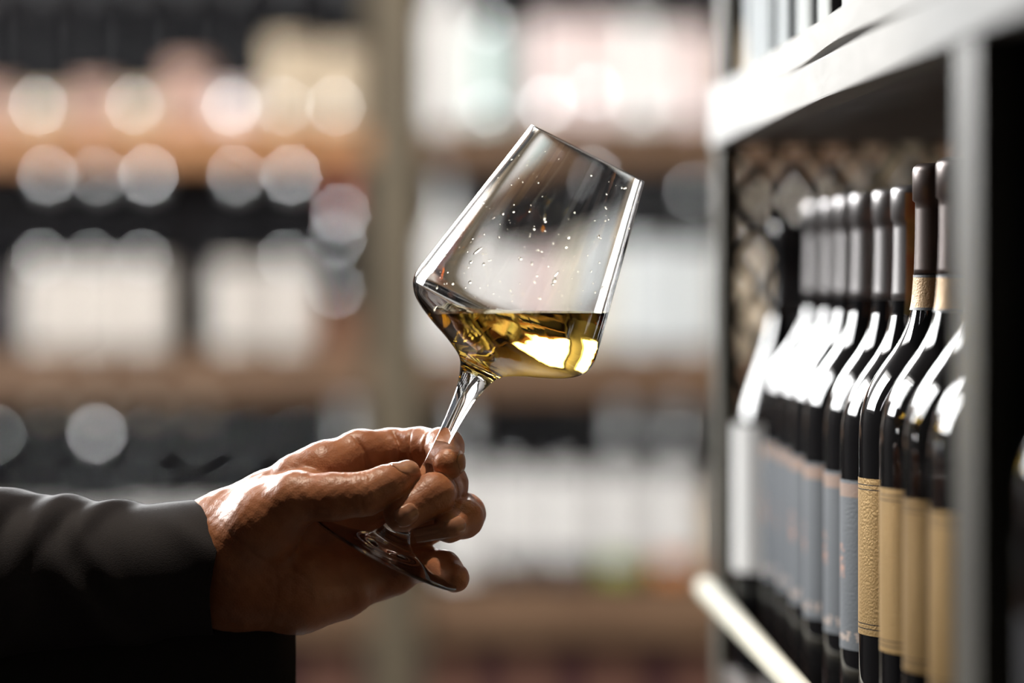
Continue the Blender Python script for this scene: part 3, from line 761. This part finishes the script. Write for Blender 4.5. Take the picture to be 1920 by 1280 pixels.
def surface_net(field, lo, hi, h):
    n = [int(math.ceil((hi[i] - lo[i]) / h)) + 1 for i in range(3)]
    ax = [np.arange(n[i], dtype=np.float32) * h + lo[i] for i in range(3)]
    Pt = np.meshgrid(*ax, indexing='ij')
    F = field(Pt).astype(np.float32)
    S = F < 0
    c8 = [S[i:n[0] - 1 + i, j:n[1] - 1 + j, k:n[2] - 1 + k] for i in (0, 1) for j in (0, 1) for k in (0, 1)]
    cnt = sum(c.astype(np.int8) for c in c8)
    act = (cnt > 0) & (cnt < 8)
    idx = np.full(act.shape, -1, dtype=np.int64)
    cells = np.argwhere(act); idx[act] = np.arange(len(cells))
    acc = np.zeros((len(cells), 3)); wt = np.zeros(len(cells))
    I, Jx, K = cells.T
    corners = [(i, j, k) for i in (0, 1) for j in (0, 1) for k in (0, 1)]
    for a in range(8):
        for b in range(a + 1, 8):
            ca, cb = corners[a], corners[b]
            if sum(abs(ca[t] - cb[t]) for t in range(3)) != 1: continue
            fa = F[I + ca[0], Jx + ca[1], K + ca[2]]; fb = F[I + cb[0], Jx + cb[1], K + cb[2]]
            m = (fa < 0) != (fb < 0)
            t = np.where(m, fa / np.where(m, fa - fb, 1), 0)
            for x in range(3):
                acc[:, x] += np.where(m, ca[x] + t * (cb[x] - ca[x]), 0)
            wt += m
    V = (cells + acc / wt[:, None]) * h + np.array(lo)
    quads = []
    for axis in range(3):
        o1, o2 = [(1, 2), (2, 0), (0, 1)][axis]
        sl0 = [slice(None)] * 3; sl1 = [slice(None)] * 3
        sl0[axis] = slice(0, -1); sl1[axis] = slice(1, None)
        a = S[tuple(sl0)]; b = S[tuple(sl1)]
        e = np.argwhere(a != b)
        e = e[(e[:, o1] > 0) & (e[:, o2] > 0) & (e[:, o1] < n[o1] - 1) & (e[:, o2] < n[o2] - 1)]
        flip = ~a[e[:, 0], e[:, 1], e[:, 2]]
        def at(d1, d2):
            c = e.copy(); c[:, o1] += d1; c[:, o2] += d2
            return idx[c[:, 0], c[:, 1], c[:, 2]]
        qd = np.stack([at(-1, -1), at(0, -1), at(0, 0), at(-1, 0)], 1)
        qd[flip] = qd[flip][:, ::-1]
        quads.append(qd)
    Q = np.concatenate(quads); Q = Q[(Q >= 0).all(1)]
    return V, Q

def relax(V, Q, it=2, lam=0.5):
    E = np.concatenate([Q[:, [0, 1]], Q[:, [1, 2]], Q[:, [2, 3]], Q[:, [3, 0]]]); E = np.concatenate([E, E[:, ::-1]])
    deg = np.bincount(E[:, 0], minlength=len(V)).astype(float)[:, None]
    for _ in range(it):
        for l_ in (lam, -lam * 1.03):
            avg = np.stack([np.bincount(E[:, 0], weights=V[E[:, 1], x], minlength=len(V)) for x in range(3)], 1) / np.maximum(deg, 1)
            V = V + l_ * (avg - V)
    return V

def np_mesh(name, V, Q, smooth=True):
    me = bpy.data.meshes.new(name)
    me.vertices.add(len(V)); me.vertices.foreach_set('co', np.asarray(V, dtype=np.float32).ravel())
    me.loops.add(Q.size); me.loops.foreach_set('vertex_index', Q.ravel().astype(np.int32))
    me.polygons.add(len(Q)); me.polygons.foreach_set('loop_start', np.arange(0, Q.size, Q.shape[1], dtype=np.int32))
    me.polygons.foreach_set('loop_total', np.full(len(Q), Q.shape[1], dtype=np.int32))
    me.polygons.foreach_set('use_smooth', np.full(len(Q), smooth))
    me.update(calc_edges=True); me.validate()
    return me

HO = np.array([0.0, 1.8, EYE])              # hand frame origin (metres)
V, Q = surface_net(hand_field, (-124, -42, -178), (38, 74, -70), 0.75)
V = relax(V, Q, 1, 0.4)
# head and neck of the same body (out of the picture to the left), facing along the arm
def head_field(Pt):
    hp = lambda x, y, z, r: (np.array([x, y, z], dtype=np.float32), float(r))
    hx, hy, hz = -590.0, -270.0, 262.0
    d = cone(Pt, hp(hx - 22, hy, hz + 30, 80), hp(hx + 12, hy, hz + 22, 76))
    d = smin(d, cone(Pt, hp(hx + 22, hy, hz - 22, 58), hp(hx + 52, hy, hz - 72, 34)), 30)
    d = smin(d, cone(Pt, hp(hx - 18, hy, hz - 40, 56), hp(hx - 40, hy, hz - 260, 62)), 30)
    d = smin(d, cone(Pt, hp(hx + 84, hy, hz + 12, 7), hp(hx + 106, hy, hz - 24, 11)), 10)
    d = smin(d, cone(Pt, hp(hx + 78, hy - 18, hz - 52, 8), hp(hx + 78, hy + 18, hz - 52, 8)), 9)
    for sg in (-1, 1):
        d = smin(d, cone(Pt, hp(hx - 12, hy + sg * 76, hz + 14, 14), hp(hx - 8, hy + sg * 74, hz - 26, 9)), 6)
        eye = cone(Pt, hp(hx + 82, hy + sg * 31, hz + 12, 11), hp(hx + 83, hy + sg * 33, hz + 12, 11))
        d = -smin(-d, eye + 1.5, 8)
        d = smin(d, cone(Pt, hp(hx + 72, hy + sg * 31, hz + 10, 11), hp(hx + 73, hy + sg * 31, hz + 10, 11)), 2)
    return d
V2, Q2 = surface_net(head_field, (-760, -420, 20), (-460, -120, 400), 4.0)
person_me = np_mesh('person', V / 1000.0, Q)
person = link('person', person_me, M['skin']); person.location = HO
tag(person, 'person in dark jacket reaching in from the left, hand pinching the wine glass stem', 'person')

# nails laid on the fingertips
def nail(js, normal, ln, wd, back, up=0.6):
    a, b = js[-2][0].astype(float), js[-1][0].astype(float)
    ax_ = (b - a) / np.linalg.norm(b - a)
    nm = np.array(normal, float); nm -= ax_ * (nm @ ax_); nm /= np.linalg.norm(nm)
    sd = np.cross(ax_, nm)
    c = b + ax_ * back
    NU, NV = 17, 21; vs = np.zeros((NV, NU, 3))
    for j in range(NV):
        v = -1 + 2 * j / (NV - 1)
        wv = wd * (1 - 0.22 * max(0, v) ** 3 - 0.10 * max(0, -v) ** 2) * (max(0.0, 1 - abs(v) ** 5)) ** 0.35
        for i in range(NU):
            u = -1 + 2 * i / (NU - 1)
            vs[j, i] = c + ax_ * (v * ln) + sd * (u * wv)
    pts = vs.reshape(-1, 3); start = pts + nm * (js[-1][1] + 1.6)
    t = np.zeros(len(pts))
    for _ in range(60):
        p = start - nm * t[:, None]
        d = hand_field([p[:, 0].astype(np.float32), p[:, 1].astype(np.float32), p[:, 2].astype(np.float32)])
        t += np.clip(d, -2, 2) * 0.6
        t = np.minimum(t, 24)
    # keep a clean arch across the nail
    p = start - nm * t[:, None]
    g = np.linspace(-1, 1, NU)[None, :].repeat(NV, 0).ravel(); gv = np.linspace(-1, 1, NV)[:, None].repeat(NU, 1).ravel()
    off = up * (1 - 0.9 * np.abs(g) ** 4) - 0.35 * np.clip(-gv - 0.7, 0, 1) / 0.3 * up
    p = p + nm * off[:, None]
    Qn = np.array([[j * NU + i, j * NU + i + 1, (j + 1) * NU + i + 1, (j + 1) * NU + i] for j in range(NV - 1) for i in range(NU - 1)])
    me = np_mesh('fingernail', p / 1000, Qn)
    o = link('fingernail', me, M['nail'], person)
    sm = o.modifiers.new('solid', 'SOLIDIFY'); sm.thickness = 0.0005; sm.offset = -1
    return o
nail(J['thumb'], (-0.35, -0.85, 0.95), 7.2, 6.0, -1.6)
nail(J['index'], (1.0, -0.42, 0.05), 5.4, 4.8, 1.0)
nail(J['middle'], (0.15, -1.0, -0.12), 5.6, 5.0, 1.4)
nail(J['ring'], (0.25, -1.0, -0.02), 5.2, 4.6, 2.6)

# ------------------------------------------------------------------ jacket sleeve with folds
def sleeve():
    path = [(412, 1062, 28, 31.5, 29), (392, 1062, 28, 32.4, 29.5), (330, 1066, 29, 32.4, 31), (250, 1072, 30, 33.5, 33), (150, 1076, 31, 35.5, 36), (50, 1078, 30, 38.5, 40), (-60, 1082, 26, 43, 45),
            (-250, 1088, 15, 50, 52), (-480, 1090, -5, 56, 58), (-800, 1075, -30, 62, 64), (-1080, 930, -60, 68, 70), (-1350, 700, -85, 74, 76), (-1560, 520, -110, 70, 76)]
    pp = [(*H(a, b, c, 0)[0], d, e) for a, b, c, d, e in path]
    pts = np.array(catmull(pp, 18))
    NS, NT = len(pts), 96
    s = np.concatenate([[0], np.cumsum(np.linalg.norm(np.diff(pts[:, :3], axis=0), axis=1))])
    # ridges: start s0 at the top, slope (mm per radian toward camera), height, width, centre angle, spread
    R = [(46, 20, 3.4, 6, 0.15, 0.9), (60, 26, 2.2, 5, 0.7, 0.7), (70, 22, 4.2, 7, 0.35, 0.9), (86, 30, 3.2, 6, 0.6, 0.8), (98, 24, 4.6, 8, 0.2, 0.9), (118, 26, 4.2, 8, 0.4, 1.0), (138, 20, 4.0, 9, 0.1, 1.0),
         (160, 30, 5, 10, 0.6, 1.0), (190, 25, 5, 12, 0.3, 1.2), (34, -24, 1.6, 6, 1.2, 0.6), (78, -18, 2.4, 6, 1.3, 0.6), (110, -25, 3, 8, 1.5, 0.8), (60, 20, 3, 8, 2.4, 0.9), (100, -20, 4, 9, 2.7, 0.9), (150, 10, 4, 10, 2.2, 0.9)]
    VV = np.zeros((NS, NT, 3))
    for i in range(NS):
        tdir = pts[min(i + 1, NS - 1), :3] - pts[max(i - 1, 0), :3]; tdir = tdir / np.linalg.norm(tdir)
        up = np.array([0, 0, 1.0]); up -= tdir * (up @ tdir); up /= np.linalg.norm(up)
        cm = np.cross(tdir, up); cm = cm if cm[1] < 0 else -cm
        for j in range(NT):
            th = 2 * math.pi * j / NT - math.pi
            disp = 0.0
            for (s0, slp, hgt, w, c, sp) in R:
                dd = (s[i] - s0 - slp * th) / w
                prof = math.exp(-dd * dd) if dd < 0 else math.exp(-dd * dd * 0.45)
                disp += hgt * prof * math.exp(-((th - c) / sp) ** 2)
            disp -= 1.6 * min(1, s[i] / 40)
            disp += 0.5 * math.sin(s[i] * 0.11 + th * 2.1) * min(1, s[i] / 20)
            rv, rh = pts[i, 3] + disp, pts[i, 4] + disp
            VV[i, j] = pts[i, :3] + up * rv * math.cos(th) + cm * rh * math.sin(th)
            if i < 14: VV[i, j, 0] += (1 - i / 14) * (7.0 * math.cos(th) - 4.0 * math.sin(th))   # the cuff opening leans
    # turn the cuff inward
    first = VV[0]; cen = first.mean(0)
    inner = [cen + (first - cen) * k + np.array([dx, 0, 0]) for k, dx in ((0.86, -6), (0.90, -0.8), (0.93, 0.6), (0.965, 0.9))]
    VV = np.concatenate([np.array(inner), VV]); NS = len(VV)
    Qs = np.array([[i * NT + j, i * NT + (j + 1) % NT, (i + 1) * NT + (j + 1) % NT, (i + 1) * NT + j] for i in range(NS - 1) for j in range(NT)])
    me = np_mesh('jacket_sleeve', VV.reshape(-1, 3) / 1000, Qs)
    bm = bmesh.new(); bm.from_mesh(me); bmesh.ops.recalc_face_normals(bm, faces=bm.faces[:]); bm.to_mesh(me); bm.free()
    return link('jacket_sleeve', me, M['jacket'], person)
sleeve()
# jacket front hanging below the arm
def jacket_front():
    NX, NZ = 40, 40; VV = []
    for back_ in (0, 1):
        for i in range(NX + 1):
            for j in range(NZ + 1):
                u = i / NX; v = j / NZ
                x = -58 - u * 440; z = -148 - v * 420
                y = 46 - 60 * u * u + 5 * math.sin(u * 9 + v * 1.5) * u + 4 * math.sin(v * 4) * u + back_ * 3.0
                x += 1.5 * math.sin(v * 2.2)
                VV.append((x, y, z))
    Qs = []; o2 = (NX + 1) * (NZ + 1)
    f_ = lambda i, j, b: b * o2 + i * (NZ + 1) + j
    for i in range(NX):
        for j in range(NZ):
            Qs.append((f_(i, j, 0), f_(i, j + 1, 0), f_(i + 1, j + 1, 0), f_(i + 1, j, 0)))
            Qs.append((f_(i, j, 1), f_(i + 1, j, 1), f_(i + 1, j + 1, 1), f_(i, j + 1, 1)))
    for j in range(NZ):
        Qs.append((f_(0, j, 0), f_(0, j, 1), f_(0, j + 1, 1), f_(0, j + 1, 0)))
        Qs.append((f_(NX, j, 0), f_(NX, j + 1, 0), f_(NX, j + 1, 1), f_(NX, j, 1)))
    for i in range(NX):
        Qs.append((f_(i, 0, 0), f_(i + 1, 0, 0), f_(i + 1, 0, 1), f_(i, 0, 1)))
        Qs.append((f_(i, NZ, 0), f_(i, NZ, 1), f_(i + 1, NZ, 1), f_(i + 1, NZ, 0)))
    me = np_mesh('jacket_front', np.array(VV) / 1000, np.array(Qs))
    bm = bmesh.new(); bm.from_mesh(me); bmesh.ops.recalc_face_normals(bm, faces=bm.faces[:]); bm.to_mesh(me); bm.free()
    return link('jacket_front', me, M['jacket'], person)
jacket_front()

link('head', np_mesh('head', V2 / 1000.0, Q2), M['skin'], person)
# jacket body, trousers, hair: beyond the left edge of the picture
def hp(x, y, z, r): return (np.array([x, y, z], dtype=np.float32), float(r))
def jacket_field(Pt):
    d = None
    for a, b in (((-610, -150, 0, 92), (-600, -190, -430, 105)), ((-610, -390, 0, 92), (-600, -350, -430, 105)), ((-615, -270, 20, 95), (-595, -270, -480, 122)),
                 ((-610, -400, 0, 80), (-600, -440, -280, 62)), ((-600, -440, -280, 60), (-520, -430, -520, 50))):
        c = cone(Pt, hp(*a), hp(*b)); d = c if d is None else smin(d, c, 40)
    return d + 2.0 * np.sin(Pt[2] * 0.05 + Pt[1] * 0.03)
def trouser_field(Pt):
    d = cone(Pt, hp(-600, -330, -480, 100), hp(-600, -340, -1290, 58))
    d = np.minimum(d, cone(Pt, hp(-600, -210, -480, 100), hp(-600, -200, -1290, 58)))
    return smin(d, cone(Pt, hp(-600, -330, -470, 100), hp(-600, -210, -470, 100)), 30)
def hair_field(Pt):
    c = cone(Pt, hp(-622, -270, 298, 87), hp(-588, -270, 300, 80))
    return np.maximum(c, np.maximum(Pt[0] + 545 - 0.25 * (Pt[2] - 262), 225 - Pt[2] + np.maximum(0, (Pt[0] + 600)) * 1.1))
M['hair'] = pbr('dark_brown_hair', (0.02, 0.013, 0.01), 0.5, bump=0.5, bscale=300)
M['trousers'] = pbr('dark_trouser_cloth', (0.015, 0.015, 0.02), 0.8)
for nm_, fld, lo3, hi3, vx, mt in (('jacket_body', jacket_field, (-740, -520, -640), (-440, -30, 130), 8.0, 'jacket'), ('trousers', trouser_field, (-720, -460, -1352), (-480, -90, -350), 10.0, 'trousers'), ('hair', hair_field, (-730, -380, 180), (-480, -160, 400), 5.0, 'hair')):
    Va, Qa = surface_net(fld, lo3, hi3, vx)
    link(nm_, np_mesh(nm_, relax(Va, Qa, 2) / 1000, Qa), M[mt], person)

# ------------------------------------------------------------------ warm ceiling spots above the aisle
for i, (x, y, pw, cone_, tgt) in enumerate(((0.0, 4.6, 21.0, 110, (0, 6.2, EYE - 0.2)), (0.75, 4.7, 21.0, 110, (0.75, 6.3, EYE - 0.2)), (-0.75, 4.6, 21.0, 110, (-0.75, 6.2, EYE - 0.2)),
                                        (0.9, -0.6, 4.0, 110, (0.3, 1.5, EYE)), (-0.60, 1.86, 135.0, 24, (-0.06, 1.80, EYE - 0.08)))):
    r = bpy.data.objects.new('ceiling_spotlight', None); COL.objects.link(r); r.location = (x, y, CEIL)
    tag(r, 'small black ceiling spotlight, %s over the aisle' % ['middle one before the wall shelf', 'rightmost before the wall shelf', 'leftmost before the wall shelf', 'behind the viewer', 'straight over the hand'][i], 'spotlight', 'ceiling spotlights')
    link('housing', lathe_mesh('housing', [(0.012, 0), (0.012, -0.08), (0.05, -0.09), (0.05, -0.20), (0.046, -0.20), (0.046, -0.12), (0, -0.12)], 24), M['lamp_metal'], r)
    ld = bpy.data.lights.new('lamp', 'SPOT'); ld.energy = pw; ld.color = (1.0, 0.72, 0.45) if i < 4 else (1.0, 0.86, 0.70); ld.shadow_soft_size = 0.04; ld.spot_size = math.radians(cone_); ld.spot_blend = 0.6
    lo_ = bpy.data.objects.new('lamp', ld); COL.objects.link(lo_); lo_.parent = r; lo_.location = (0, 0, -0.19)
    dirv = Vector(tgt) - Vector((x, y, CEIL - 0.19)); lo_.rotation_euler = dirv.to_track_quat('-Z', 'Y').to_euler()
